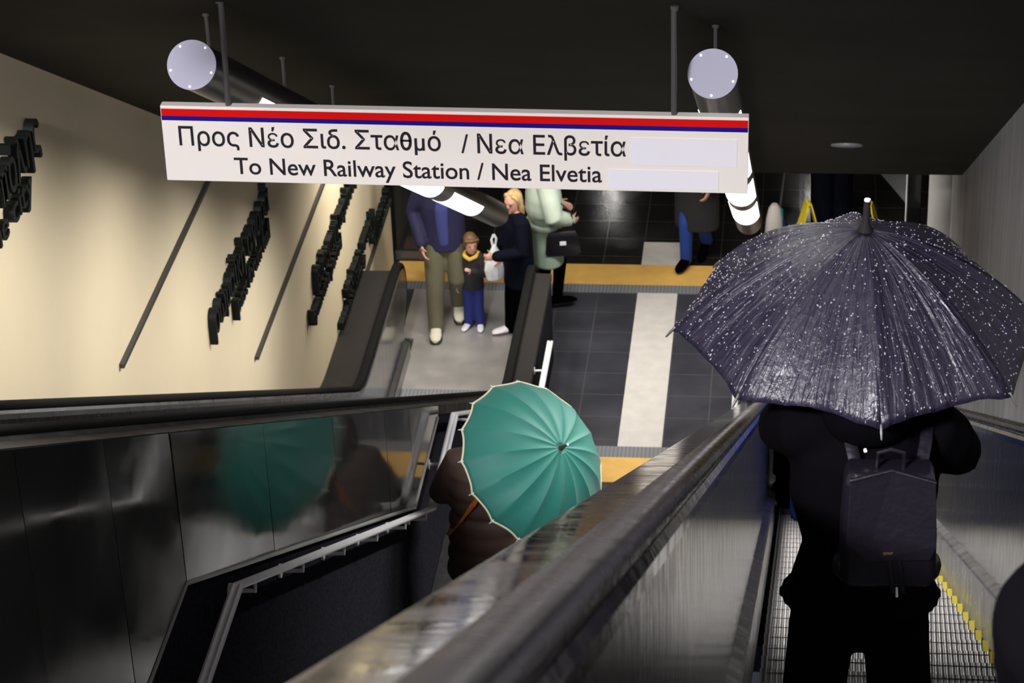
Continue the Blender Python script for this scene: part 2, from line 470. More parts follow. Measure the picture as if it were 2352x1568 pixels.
def escalator(xc, y_end, label, deck_l, deck_r, y_comb):
    """xc centre line; deck_l / deck_r = x of the outer deck edges"""
    root = thing('escalator', label, 'escalator', (0, 0, 0))
    P = arc_path(NH, y_end)
    for sgn, xo in ((-1, deck_l), (1, deck_r)):
        hx = xc+sgn*.62
        # rubber handrail with its round lower end
        prof = [(hx-.04, -.012), (hx-.04, -.034), (hx-.03, -.044), (hx+.03, -.044), (hx+.04, -.034), (hx+.04, -.012), (hx+.028, -.001), (hx, .002), (hx-.028, -.001)]
        b = MB(); Q = list(P)
        R = .33
        for i in range(1, 11):
            a = PI*i/10*.94
            Q.append((y_end + R*math.sin(a), HZ - R + R*math.cos(a), math.sin(a), math.cos(a)))
        sweep(b, prof, Q); b.build('handrail', M_rubber if xc > 0 else M_dryrubber, root, ang=60)
        # inner polished panel
        ix = hx-sgn*.03
        b = MB(); sweep(b, [(ix-.008, -.06), (ix+.008, -.06), (ix+.008, -.77), (ix-.008, -.77)], P)
        arc = [(y_end + .3*math.sin(PI*i/12), HZ-.36 + .3*math.cos(PI*i/12)) for i in range(13)]
        arc = [(y_end-.05, HZ-.06)] + arc + [(y_end-.05, HZ-.66)]
        b.prism(arc, 0, ix-.009, ix+.009)
        b.build('inner_panel', M_inner, root, False)
        # ledge under the handrail
        b = MB(); sweep(b, [(ix-sgn*.005, -.044), (ix+sgn*.05, -.044), (ix+sgn*.05, -.075), (ix-sgn*.014, -.085), (ix-sgn*.014, -.06)], P)
        b.build('handrail_guide', M_deck if xc > 0 else M_skirt, root, ang=25)
        # outer deck beside the handrail
        a, c = hx+sgn*.042, xo
        dz = .05 if abs(c-a) < .3 else .1
        b = MB(); sweep(b, [(a, -.03), (a, -.09), (c, -.11), (c, -dz), (c-sgn*.015, -dz+.003), (a+sgn*.012, -dz+.006)], P)
        b.build('outer_deck', M_deck if xc > 0 else M_drydeck, root, ang=25)
        # skirt
        sx = xc+sgn*.54
        b = MB(); sweep(b, [(ix, -.765), (sx+sgn*.004, -.79), (sx-sgn*.006, -.80), (sx-sgn*.006, -1.05), (sx+sgn*.01, -1.05), (sx+sgn*.01, -.82), (ix, -.79)], P)
        b.build('skirt', M_skirt, root, False)
        # outer shell down to the ground on the deck edge
    # truss filling under the steps
    # steps
    i = 0
    y = -1.9
    proto = None
    while True:
        y1 = y+.4
        z = CAMZ-1.386-y1*math.tan(PI/6)
        if y1 > y_comb-.02: break
        z = max(z, 0.0)
        if proto is None:
            b = MB()
            b.mi = 0
            b.box2((xc-.5, 0, -.05), (xc+.5, .398, -.001))
            pr = [(.398, -.001), (.398+.0, -.02), (.385, -.12), (.35, -.235), (.30, -.235), (.30, -.05), (.36, -.05)]
            b.prism([(p[0], p[1]-.001) for p in pr], 0, xc-.5, xc+.5)
            b.mi = 1
            for sg in (-1, 1):
                b.box2((xc+sg*.5, .005, -.03), (xc+sg*.474, .397, .004))
            b.box2((xc-.5, .376, -.02), (xc+.5, .4, .0015))
            proto = b.build('step', [M_step, M_stepedge], root, False); st = proto
            # only the side edges stay yellow
            for p in st.data.polygons:
                if p.material_index == 1 and p.center.x-xc < .4: p.material_index = 0
        else:
            st = proto.copy(); COL.objects.link(st); st.parent = root
        st.location = (0, y, z)
        y = y1
    # comb and landing plate
    b = MB(); b.box2((xc-.53, y, -.05), (xc+.53, y+.16, .012)); b.build('comb_plate', M_ribgrey, root, False)
    b = MB(); b.box2((xc-.55, y+.16, -.05), (xc+.55, y_end+.35, .012))
    b.box2((xc-.68, y_end+.35, -.05), (xc+.68, 22.17, .012)); b.build('landing_plate', M_landsteel, root, False)
    return root, P


XCL, XCR = -3.04, .375
CL = -2.225
escL, PL = escalator(XCL, 20.85, 'left escalator with dark handrails beside the cream wall, coming down to a steel landing plate', XL+.01, CL-.006, 20.5)
escR, PR = escalator(XCR, 20.4, 'right escalator carrying the person under the black umbrella', -.42, XR-.01, 20.0)
# polished outer cladding of the left escalator, in panels with a stepped lower edge
def clad_edge(y):
    if y < 7.766: return 6.552 + (7.766-y)*.0
    if y < 12.777: return 6.552 + (3.63-6.552)*(y-7.766)/(12.777-7.766)
    return 3.63
def top_edge(y):
    # slope line of deck
    n = -.275
    s = (y-n*S30)/C30
    return CAMZ - s*S30 + n*C30
y_stop = 13.86
cuts = [-1.5, .2, 1.8, 3.3, 4.75, 6.15, 7.0, 7.766, 9.2, 10.6, 12.0, 12.777, y_stop]
tilts = [0, .3, -.2, .25, -.35, .2, -.15, .3, -.25, .2, -.2, .15]
for i in range(len(cuts)-1):
    a, c = cuts[i]+.003, cuts[i+1]-.003
    b = MB(); pl = [(a, top_edge(a)), (c, top_edge(c)), (c, min(clad_edge(c), top_edge(c)-.004)), (a, clad_edge(a))]
    yc = (a+c)/2; zc = sum(p[1] for p in pl)/4
    b.prism([(p[0]-yc, p[1]-zc) for p in pl], 0, -.012, .004)
    o = b.build('outer_panel', M_steel, escL, False)
    o.location = (CL, yc, zc); o.rotation_euler = (0, math.radians(tilts[i]*.35), math.radians(tilts[i]*.6))
# recessed lower lip of the cladding
b = MB()
for (ya, za), (yb, zb) in (((4.0, 6.552), (7.766, 6.552)), ((7.766, 6.552), (12.777, 3.63)), ((12.777, 3.63), (13.8, 3.63))):
    b.tube([(CL+.002, ya, za), (CL+.002, yb, zb)], .011, 8)
b.build('cladding_trim', M_landsteel, escL)
# granite side of the left escalator facing the stairs (under the cladding)
b = MB()
pts = [(-1.5, 6.6), (7.75, 6.6), (12.75, 3.66), (13.8, 3.66)]
def deck_z(y):
    best = None
    for k in range(len(PL)-1):
        if PL[k][0] <= y <= PL[k+1][0]:
            f = (y-PL[k][0])/(PL[k+1][0]-PL[k][0]); return PL[k][1]+f*(PL[k+1][1]-PL[k][1])-.1
    return HZ-.1
for y in (14.5, 15.5, 16.5, 17.5, 18.2, 18.7, 19.2, 20.0, 20.85): pts.append((y, deck_z(y)))
pts += [(20.85, 0), (-1.5, 0)]
b.prism(pts, 0, CL-.06, CL-.014)
o = b.build('side_wall', M_granite, escL, False)
bm = bmesh.new(); bm.from_mesh(o.data); bmesh.ops.triangulate(bm, faces=[f for f in bm.faces if len(f.verts) > 4]); bm.to_mesh(o.data); bm.free()
# left shell of the right escalator toward the stairs
b = MB(); pts = [(p[0], p[1]-.1) for p in PR] + [(20.4, 0), (PR[0][0], 0)]
b.prism(pts, 0, -.42, -.40)
o = b.build('outer_panel', M_steel, escR, False)
bm = bmesh.new(); bm.from_mesh(o.data); bmesh.ops.triangulate(bm, faces=[f for f in bm.faces if len(f.verts) > 4]); bm.to_mesh(o.data); bm.free()

# ------------------------------------------------------------ stair handrails
def stair_rail(x, wall_x, label, brackets, dy=0):
    root = thing('stair_handrail', label, 'handrail', (x, 8.142, 6.282))
    o = root.location
    K = [(6.0, 6.282), (8.142, 6.282), (12.836, 3.585), (13.92+dy, 3.585), (18.58+dy, .905), (19.6+dy*2, .905)]
    b = MB()
    # flat grooved rail: two parallel bars on a thin web
    for dx in (-.014, .014):
        pts = [V((dx, y, z))-V((0, o.y, o.z)) for y, z in K]
        for p, q in zip(pts[:-1], pts[1:]): b.tube([p, q], .0125, 8, round_ends=True)
    for (y0, z0), (y1, z1) in zip(K[:-1], K[1:]):
        b.prism([(y0-o.y, z0-o.z-.008), (y1-o.y, z1-o.z-.008), (y1-o.y, z1-o.z+.004), (y0-o.y, z0-o.z+.004)], 0, -.014, .014)
    b.build('rail', M_rail, root)
    sd = 1 if wall_x > x else -1
    for y in brackets:
        for (y0, z0), (y1, z1) in zip(K[:-1], K[1:]):
            if y0 <= y <= y1: z = z0+(z1-z0)*(y-y0)/(y1-y0)
        b = MB(); w = wall_x-x
        b.tube([(0, y-o.y, z-o.z-.012), (0, y-o.y, z-o.z-.055), (w, y-o.y, z-o.z-.06)], .0095, 8, round_ends=True)
        b.tube([(w-sd*.012, y-o.y, z-o.z-.06), (w, y-o.y, z-o.z-.06)], .032, 16)
        b.build('bracket', M_rail, root)
    return root


stair_rail(-2.13, CL-.0135, 'steel stair handrail along the left escalator cladding, white where it levels out', [7.45, 8.42, 9.3, 10.2, 11.05, 11.9, 12.6, 13.42, 14.5, 15.6, 16.8, 18.0, 19.2])
stair_rail(-.505, -.42, 'second stair handrail along the middle balustrade, only its far end in view', [14.5, 17.0, 19.0], -.24)

# ------------------------------------------------------------ tube lamps
def tube_lamp(a, c, wins, label, roddist, watts=WINDOW_WATTS, tilt=0, spread=116):
    a, c = V(a), V(c); d = (c-a).normalized(); L = (c-a).length
    root = thing('tube_lamp', label, 'lamp', a)
    side = d.cross(V((0, 0, 1))).normalized(); up = side.cross(d)
    r = .105
    b = MB(); b.tube([V((0, 0, 0)), d*L], r, 40); b.build('housing', M_tube, root)
    b = MB(); b.tube([-d*.012, V((0, 0, 0))], r+.003, 40); cap = b.build('end_plate', M_disc, root)
    for k in range(5):
        an = 2*PI*k/5+.9
        q = (side*math.cos(an)+up*math.sin(an))*.094-d*.012
        b = MB(); b.tube([q, q-d*.004], .006, 8); b.build('screw', M_rail, cap)
    for s0, s1 in wins:
        b = MB(); rings = []
        for k in range(17):
            an = math.radians(-90-70+140*k/16)
            rad = side*math.cos(an)+up*math.sin(an)
            rings.append([d*s0+rad*(r-.002), d*s0+rad*(r+.003), d*s1+rad*(r+.003), d*s1+rad*(r-.002)])
        b.loft(rings); b.build('lit_lens', M_lens, root, False)
        # the lamp behind the window throws its beam downward
        l = bpy.data.lights.new('window_lamp', 'AREA'); l.shape = 'RECTANGLE'; l.size = .11; l.size_y = s1-s0-.06
        l.energy = watts; l.color = (1, .96, .92); l.spread = math.radians(spread)
        lo = bpy.data.objects.new('window_lamp', l); COL.objects.link(lo); lo.parent = root
        ta = math.radians(tilt); up2 = up*math.cos(ta)+side*math.sin(ta); sd2 = side*math.cos(ta)-up*math.sin(ta)
        q = d*(s0+s1)/2-up2*(r+.006)
        lo.matrix_local = Matrix(((sd2.x, d.x, up2.x, q.x), (sd2.y, d.y, up2.y, q.y), (sd2.z, d.z, up2.z, q.z), (0, 0, 0, 1)))
    for s, y in roddist:
        p = d*s + up*r*.9
        w = a+p
        # vertical rod up to the sloping ceiling
        n = (V((0, w.y, w.z-CAMZ))).dot(V((0, S30, C30)))
        h = (NC-n)/C30
        b = MB(); b.tube([p, p+V((0, 0, h))], .0085, 8); b.tube([p+V((0, 0, h-.008)), p+V((0, 0, h+.01))], .016, 12)
        b.build('hanger_rod', M_rod, root)
    return root


W_ = [(1.05, 2.58), (3.09, 4.62), (5.1, 6.63), (7.13, 8.66), (8.99+.18, 10.0)]
WR = [(1.10, 2.60), (3.12, 4.62), (5.12, 6.64), (7.13, 8.66)]
WR = [(s0, s1) for s0, s1 in WR]
tube_lamp((-.384, 10.34, 7.481), (-.41, 18.921, 2.44), [(1.1, 2.62), (3.1, 4.62), (5.12, 6.64), (7.14, 8.66)], 'right tube lamp hanging down the slope above the right end of the sign', [(.35, 0), (3.0, 0), (6.0, 0), (9.0, 0)], 44)
tube_lamp((-2.609, 10.15, 7.585), (-2.462, 18.915, 2.48), [(.95, 2.55), (3.1, 4.62), (5.12, 6.64), (7.14, 8.66)], 'left tube lamp hanging down the slope behind the left end of the sign', [(.3, 0), (1.9, 0), (3.2, 0), (6.0, 0), (9.0, 0)], 15, 40, 100)
tube_lamp((-.31, 1.6, 12.53), (-.36, 7.3, 9.24), [(1.0, 2.5), (3.0, 4.5), (4.9, 6.2)], 'right tube lamp higher up the slope than the sign, over the escalator', [(.4, 0), (6.0, 0)], 5)
tube_lamp((-2.75, 1.6, 12.53), (-2.65, 7.3, 9.24), [(1.0, 2.5), (3.0, 4.5), (4.9, 6.2)], 'left tube lamp higher up the slope than the sign, over the stairs', [(.4, 0), (6.0, 0)], 40)
# small round downlight in the sloping ceiling
root = thing('downlight', 'small round unlit downlight in the dark ceiling at right', 'light', ip(.3, 17.5, NC))
b = MB(); nrm = V((0, S30, C30)); b.tube([-nrm*.012, nrm*.004], .105, 28); b.build('trim_ring', M_downlight, root)
b = MB(); b.tube([-nrm*.016, -nrm*.011], .075, 28); b.build('cover', M_disc, root)

# ------------------------------------------------------------ hanging sign
def text_mesh(s, name, m, parent, ext=.001):
    c = bpy.data.curves.new('t', 'FONT'); c.body = s; c.extrude = ext; c.offset = .008
    o = bpy.data.objects.new('t', c); COL.objects.link(o)
    dg = bpy.context.evaluated_depsgraph_get()
    me = bpy.data.meshes.new_from_object(o.evaluated_get(dg)); bpy.data.objects.remove(o)
    me.materials.clear(); me.materials.append(m); me.name = name
    q = bpy.data.objects.new(name, me); COL.objects.link(q)
    if parent: q.parent = parent
    xs = [v.co.x for v in me.vertices]; ys = [v.co.y for v in me.vertices]
    return q, min(xs), max(xs), min(ys), max(ys)


def split_letters(q):
    """cut a text mesh into its letters: [(xmin, xmax, verts)], bmesh"""
    bm = bmesh.new(); bm.from_mesh(q.data); bpy.data.objects.remove(q)
    bmesh.ops.remove_doubles(bm, verts=bm.verts, dist=1e-5); bm.verts.index_update()
    seen = set(); isl = []
    for v in bm.verts:
        if v.index in seen: continue
        st = [v]; seen.add(v.index); grp = []
        while st:
            w = st.pop(); grp.append(w)
            for ed in w.link_edges:
                u = ed.other_vert(w)
                if u.index not in seen: seen.add(u.index); st.append(u)
        isl.append([min(w.co.x for w in grp), max(w.co.x for w in grp), grp])
    isl.sort(key=lambda g: g[0]); letters = []
    for g in isl:
        if letters and g[0] < letters[-1][1]-.3*min(g[1]-g[0], letters[-1][1]-letters[-1][0]):
            letters[-1][1] = max(letters[-1][1], g[1]); letters[-1][2] += g[2]
        else: letters.append(g)
    return bm, letters


def letter_objects(bm, letters, fn, m, parent):
    for x0, x1, grp in letters:
        ids = {w: n for n, w in enumerate(grp)}
        me = bpy.data.meshes.new('letter')
        me.from_pydata([fn(w.co) for w in grp], [], [[ids[w] for w in f.verts] for f in {f for w in grp for f in w.link_faces}])
        me.materials.append(m); o = bpy.data.objects.new('letter', me); COL.objects.link(o); o.parent = parent
    bm.free()


TL = V((-2.767, 10.12, 7.407)); TR = V((-.227, 10.12, 7.378)); BL = V((-2.776, 10.12, 7.046))
sw = (TR-TL).length; sh = .358
sroot = thing('station_sign', 'long cream direction sign with red and navy bands hung from the ceiling', 'sign', (TL+TR)/2 - V((0, 0, sh)))
sroot.rotation_euler = (0, math.atan2(.029, 2.54), 0)
b = MB(); b.box2((-sw/2, 0, 0), (sw/2, .045, sh)); b.build('board', M_sign, sroot, False, .003)
sx = sw/1353.0                                   # metres per picture-sign unit
def band(name, z0, z1, m): 
    b = MB(); b.box2((-sw/2+.003, -.0015, sh-z1), (sw/2-.003, .001, sh-z0)); b.build(name, m, sroot, False)
band('red_band', .013, .047, M_sred); band('navy_band', .047, .068, M_sblue)
for x0, x1, z0, z1 in ((1086, 1328, .103, .232), (1035, 1287, .255, .345)):
    b = MB(); b.box2((-sw/2+x0*sx, -.0025, sh-z1), (-sw/2+x1*sx, .001, sh-z0)); b.build('sticker', M_stick, sroot, False)
def sign_text(s, x0, x1, zbase, caph, bar=None):
    q, a, c, d, e = text_mesh(s, 'letter', M_ink, None, 1.0)
    k = (x1-x0)*sx/(c-a); kz = caph/.735
    bm, letters = split_letters(q)
    LETTER_X = [(g[0], g[1]) for g in letters]
    letter_objects(bm, letters, lambda p: (-sw/2+x0*sx+(p.x-a)*k, -.0012-p.z*.001, sh-zbase+p.y*kz), M_ink, sroot)
    if bar is not None:                          # the cross bar that turns the tall oval into a theta
        xs_ = LETTER_X[bar]; b = MB()
        X0 = -sw/2+x0*sx+(xs_[0]-a)*k+.004; X1 = -sw/2+x0*sx+(xs_[1]-a)*k-.004; zc = sh-zbase+.36*kz
        b.box2((X0, -.0022, zc-.0045), (X1, -.0002, zc+.0045)); b.build('letter_bar', M_ink, sroot, False)
sign_text('Προς Νέο Σιδ. Στα0μό', 38, 650, .186, .092, 14)
sign_text('/ Νεα Ελβετία', 697, 1075, .192, .092)
sign_text('To New Railway Station / Nea Elvetia', 163, 1020, .318, .083)
for x in (158, 1184):
    p = V((-sw/2+x*sx, .02, sh))
    wy = 10.14; w = sroot.location+p
    n = (V((0, w.y, w.z-CAMZ))).dot(V((0, S30, C30))); h = (NC-n)/C30
    b = MB(); b.tube([p-V((0, 0, .02)), p+V((.006 if x < 500 else -.003, 0, h))], .0125, 10)
    b.tube([p+V((0, 0, h-.01)), p+V((0, 0, h+.01))], .018, 14)
    b.build('hanger_rod', M_rod, sroot)

# ------------------------------------------------------------ raised lettering and lines on the left wall
def wall_text(s, y0, y1, z, caph, label, ext=.026):
    """one line of raised lettering: an empty with one mesh per letter"""
    q, a, c, d, e = text_mesh(s, 'letter', M_letter, None, 1.0)
    k = (y1-y0)/(c-a); kz = caph/.735
    bm, letters = split_letters(q)
    root = thing('raised_lettering', label, 'lettering', (XL, y0, z), 0, 'raised lettering on the cream wall')
    letter_objects(bm, letters, lambda p: ((p.z*ext)+ext+.004, (p.x-a)*k, p.y*kz), M_letter, root)
wall_text('ιστορία της πόλης', 9.9, 12.05, 6.29, .24, 'largest dark raised lettering at the left edge, upper line')
wall_text('history of the city', 9.95, 11.82, 6.13, .16, 'dark raised lettering at the left edge, lower line with white glint')
wall_text('ρωμαϊκή αγορά', 15.25, 17.2, 3.36, .235, 'dark raised lettering below the first wall line, larger upper row')
wall_text('past forum hall', 15.95, 17.15, 3.15, .17, 'dark raised lettering below the first wall line, smaller lower row')
wall_text('βυζαντινή περίοδος', 18.75, 20.75, 1.84, .2, 'dark raised lettering below the second wall line, upper row')
wall_text('byzantine period', 18.45, 19.87, 1.66, .15, 'dark raised lettering below the second wall line, lower row')
wall_text('νεότερη ιστορία', 19.95, 21.55, 1.08, .15, 'small dark raised lettering beside the landing, upper row')
wall_text('modern history', 19.65, 20.95, .955, .11, 'small dark raised lettering beside the landing, lower row')
wall_text('σήμερα εδώ', 21.4, 22.5, .88, .15, 'last dark raised lettering at the far end of the cream wall')
for y0, y1, z, lb in ((13.1, 20.0, 4.36, 'dark horizontal wall line highest up, nearest the camera'), (16.5, 21.5, 2.47, 'dark horizontal wall line in the middle of the cream wall'), (19.5, 22.65, .74, 'thin dark horizontal wall line low beside the landing')):
    b = MB(); b.box2((XL+.001, y0, z-.014), (XL+.03, y1, z+.014)); tag(b.build('wall_line', M_wline, None, False), lb, 'wall line', 'lines on the cream wall')

# ------------------------------------------------------------ people
def hand(b, w, d, nrm, side, curl=.5, sc=1.0):
    """five fingered hand: w wrist, d pointing direction, nrm palm normal, side = thumb side"""
    d = V(d).normalized(); nrm = V(nrm); nrm = (nrm-d*nrm.dot(d)).normalized(); side = V(side)
    side = d.cross(nrm) * (1 if d.cross(nrm).dot(side) > 0 else -1)
    w = V(w)
    b.tube([w-d*.01*sc, w+d*.03*sc, w+d*.085*sc], [(.027*sc, .02*sc), (.037*sc, .016*sc), (.04*sc, .0135*sc)], 12, side=side, round_ends=True)
    for off, L in ((.030, .070), (.010, .082), (-.010, .078), (-.029, .062)):
        p = w + d*.082*sc + side*off*sc; pts = [p]; an = curl*.4
        for k, f in enumerate((.45, .32, .25)):
            dd = d*math.cos(an)+nrm*math.sin(an); p = p+dd*L*f*sc; pts.append(p); an += curl
        b.tube(pts, [.0095*sc, .009*sc, .0085*sc, .007*sc], 8, round_ends=True)
    p = w+d*.025*sc+side*.028*sc
    pts = [p, p+(d*.5+side*.75+nrm*.2)*.035*sc, p+(d*.8+side*.75+nrm*.5)*.062*sc]
    b.tube(pts, [.013*sc, .011*sc, .008*sc], 8, round_ends=True)


def person(label, H, loc, rz, J, skin_m=None, voxel=.011, face=True, hs=1.0, head_yaw=0, head_pitch=0, curl=.5, hand_dirs=None, build_face=True):
    """J: joints for height 1.7 in the local frame (+y is where the figure faces).
    keys kneeL ankL kneeR ankR elbL wriL elbR wriR, lean = shift of the chest"""
    k = H/1.7
    sk = skin_m or M_skin
    g = {n: V(p)*k for n, p in J.items() if isinstance(p, tuple)}
    lean = V(J.get('lean', (0, 0, 0)))*k
    hipL, hipR = V((-.085, 0, .88))*k, V((.085, 0, .88))*k
    shL, shR = V((-.165, 0, 1.39))*k+lean, V((.165, 0, 1.39))*k+lean
    neck = V((0, -.005, 1.44))*k+lean*1.05
    hq = Matrix.Rotation(head_yaw, 3, 'Z') @ Matrix.Rotation(head_pitch, 3, 'X')
    kh = k*hs
    hc = neck + V((0, .02, .02+.115*hs))*k + lean*.15
    b = MB()
    X = (1, 0, 0)
    b.tube([V((0, 0, .80))*k, V((0, 0, .92))*k, V((0, .005, 1.05))*k+lean*.3, V((0, .01, 1.2))*k+lean*.65, V((0, 0, 1.35))*k+lean*.95, V((0, -.005, 1.42))*k+lean],
           [(.1*k, .08*k), (.155*k, .105*k), (.13*k, .095*k), (.155*k, .11*k), (.165*k, .095*k), (.08*k, .06*k)], 18, side=X, round_ends=True)
    b.tube([neck-V((0, 0, .04))*k, neck+V((0, .01, .09))*k], .052*k, 14, round_ends=True)
    for s, hp in (('L', hipL), ('R', hipR)):
        kn, an = g['knee'+s], g['ank'+s]
        b.tube([hp, hp.lerp(kn, .5), kn, kn.lerp(an, .35), an], [.088*k, .072*k, .052*k, .054*k, .035*k], 12, round_ends=True)
        fd = V(J.get('foot'+s, (0, 1, 0))).normalized()
        b.tube([an+V((0, 0, -.03*k))-fd*.03*k, an+V((0, 0, -.045*k))+fd*.16*k], [.035*k, .026*k], 10, round_ends=True)
    hd = hand_dirs or {}
    for s, sp, sg in (('L', shL, -1), ('R', shR, 1)):
        el, wr = g['elb'+s], g['wri'+s]
        b.tube([sp-V((sg*.03*k, 0, 0)), sp, sp.lerp(el, .5), el, el.lerp(wr, .4), wr], [.05*k, .055*k, .046*k, .038*k, .037*k, .026*k], 12, round_ends=True)
        dd, nn, ss = hd.get(s, ((wr-el).normalized(), V((-sg, 0, 0)), V((0, 1, 0))))
        hand(b, wr, dd, nn, ss, curl, k)
    # head
    ring = []
    for u, f, rs, rf in ((-.118, .035, .012, .014), (-.112, .032, .034, .034), (-.095, .024, .05, .055), (-.06, .01, .063, .08), (-.02, 0, .071, .092), (.02, -.003, .075, .096), (.055, -.006, .074, .094), (.085, -.01, .06, .078), (.105, -.012, .036, .048), (.113, -.012, .012, .016)):
        ring.append([hc + hq @ (V((math.cos(a)*rs, f+math.sin(a)*rf, u))*kh) for a in [2*PI*j/18 for j in range(18)]])
    b.loft(ring)
    def hp_(p): return hc + hq @ (V(p)*kh)
    if build_face:
        b.tube([hp_((0, .088, .012)), hp_((0, .103, -.018)), hp_((0, .113, -.032))], [.008*k, .011*k, .013*k], 8, round_ends=True)
        b.tube([hp_((-.045, .078, .03)), hp_((0, .09, .03)), hp_((.045, .078, .03))], .009*k, 8, round_ends=True)
        b.ball(hp_((0, .085, -.092)), .017*k, 10)
    for sg in (-1, 1):
        b.ball(hp_((sg*.076, -.01, -.008)), (.011*k, .02*k, .03*k), 10)
    o = b.skin('person', sk, None, voxel, 3)
    o.location = loc; o.rotation_euler = (0, 0, rz)
    tag(o, label, 'person')
    if build_face:
        for sg in (-1, 1):
            b = MB(); b.ball(hp_((sg*.03, .085, .006)), .0115*k, 12); b.build('eye', M_eye, o)
        b = MB(); b.tube([hp_((-.022, .082, -.063)), hp_((0, .092, -.06)), hp_((.022, .082, -.063))], [.005*k, .008*k, .005*k], 8, round_ends=True); b.build('mouth', M_lip, o)
    o_info = dict(k=k, kh=kh, shL=shL, shR=shR, hipL=hipL, hipR=hipR, neck=neck, hc=hc, hq=hq, lean=lean, g=g, J=J, hp=hp_)
    return o, o_info


X3 = (1, 0, 0)


def trousers(o, I, m, r=(.105, .085, .075, .07), cuff=.06, voxel=.012, name='trousers'):
    k = I['k']; b = MB()
    b.tube([V((0, 0, 1.0))*k, V((0, 0, .9))*k, V((0, 0, .82))*k], [(.15*k, .11*k), (.165*k, .12*k), (.13*k, .1*k)], 16, side=X3, round_ends=True)
    for s in 'LR':
        hp, kn, an = I['hip'+s], I['g']['knee'+s], I['g']['ank'+s]
        low = an + (kn-an)*(cuff-.06)
        b.tube([hp, hp.lerp(kn, .5), kn, kn.lerp(low, .6), low+V((0, 0, -.015*k))], [r[0]*k, (r[0]+r[1])/2*k, r[1]*k, r[2]*k, r[3]*k], 14, round_ends=True)
    return b.skin(name, m, o, voxel, 4)


def coat(o, I, m, hem=.72, rh=(.2, .15), waist=(.165, .125), chest=(.195, .14), sleeve=(.078, .064, .05), voxel=.012, name='coat', puff=0, collar=.075, sm=4, back=0):
    k = I['k']; lean = I['lean']; b = MB()
    zs = [hem, (hem+1.0)/2 if hem < .85 else hem+.03, 1.05, 1.2, 1.33, 1.41, 1.46]
    rr = [rh, ((rh[0]+waist[0])/2, (rh[1]+waist[1])/2), waist, chest, (chest[0]*.98, chest[1]*.88), (.12, .085), (collar, collar)]
    pts = []; rad = []
    if puff:
        n = 22
        for i in range(n+1):
            z = hem+(1.46-hem)*i/n
            for a in range(len(zs)-1):
                if zs[a] <= z <= zs[a+1]+1e-6:
                    f = (z-zs[a])/(zs[a+1]-zs[a]); r0, r1 = rr[a], rr[a+1]
                    w = 1+puff*abs(math.sin((z-hem)*PI/.13))
                    if abs(z-1.03) < .03: w = .9
                    rad.append((( r0[0]+(r1[0]-r0[0])*f)*w*k, (r0[1]+(r1[1]-r0[1])*f)*w*k)); break
            fl = max(0, min(1, (z-.9)/.5))
            pts.append(V((0, back, z))*k+lean*fl)
    else:
        for z, r in zip(zs, rr):
            fl = max(0, min(1, (z-.9)/.5)); pts.append(V((0, back, z))*k+lean*fl); rad.append((r[0]*k, r[1]*k))
    b.tube(pts, rad, 22, side=X3)
    for s, sg in (('L', -1), ('R', 1)):
        sp, el, wr = I['sh'+s], I['g']['elb'+s], I['g']['wri'+s]
        b.tube([sp-V((sg*.06*k, 0, 0)), sp+V((0, 0, -.005)), sp.lerp(el, .5), el, el.lerp(wr, .5), wr.lerp(el, .06)], [sleeve[0]*k*.95, sleeve[0]*k, (sleeve[0]+sleeve[1])/2*k, sleeve[1]*k, (sleeve[1]+sleeve[2])/2*k, sleeve[2]*k], 14, round_ends=True)
    return b.skin(name, m, o, voxel, sm)


def shoes(o, I, m, sole=None, size=1.0):
    k = I['k']*size
    for s in 'LR':
        an = I['g']['ank'+s]; fd = V(I['J'].get('foot'+s, (0, 1, 0))).normalized()
        sd = fd.cross(V((0, 0, 1))); b = MB()
        up = V((0, 0, 1)); lowp = an - up*.07*I['k']
        secs = [(-.085, .026, .05), (-.06, .038, .08), (0, .043, .09), (.06, .045, .065), (.12, .048, .05), (.165, .04, .04), (.19, .02, .026)]
        rings = []
        for y, w, h in secs:
            c = lowp+fd*y*k
            rings.append([c+sd*w*k*math.cos(a)+up*(h*k*(.5+.5*math.sin(a))+.008*k) for a in [2*PI*j/14 for j in range(14)]])
        b.loft(rings); sh = b.build('shoe', m, o)
        if sole:
            b = MB(); rings = []
            for y, w, h in secs:
                c = lowp+fd*y*k
                rings.append([c+sd*(w+.004)*k*x+up*z*k for x, z in ((-1, -.005), (1, -.005), (1, .02), (-1, .02))])
            b.loft(rings); b.build('sole', sole, sh)


def hair(o, I, m, style='short', voxel=.011):
    k = I['kh']; P = I['hp']; b = MB()
    q = I['hq'].to_4x4()
    b.ball(P((0, -.022, .03)), (.086*k, .1*k, .098*k), 16, I['hq'])
    b.ball(P((0, -.05, -.02)), (.08*k, .07*k, .09*k), 14, I['hq'])
    if style == 'long':
        for sg in (-1, 1):
            b.tube([P((sg*.045, .035, .09)), P((sg*.078, .0, .03)), P((sg*.085, -.02, -.06)), P((sg*.08, -.02, -.14))], [.026*k, .026*k, .032*k, .024*k], 10, round_ends=True)
        b.tube([P((0, -.07, .02)), P((0, -.085, -.08)), P((0, -.08, -.17))], [(.07*k, .035*k), (.085*k, .04*k), (.07*k, .03*k)], 14, side=X3, round_ends=True)
    elif style == 'fringe':
        b.tube([P((-.065, .06, .07)), P((0, .085, .075)), P((.065, .06, .07))], .022*k, 10, round_ends=True)
        for sg in (-1, 1): b.ball(P((sg*.072, .02, .03)), (.02*k, .045*k, .045*k), 10)
    else:
        b.tube([P((-.06, .045, .085)), P((0, .07, .092)), P((.06, .045, .085))], .018*k, 10, round_ends=True)
    return b.skin('hair', m, o, voxel, 2)


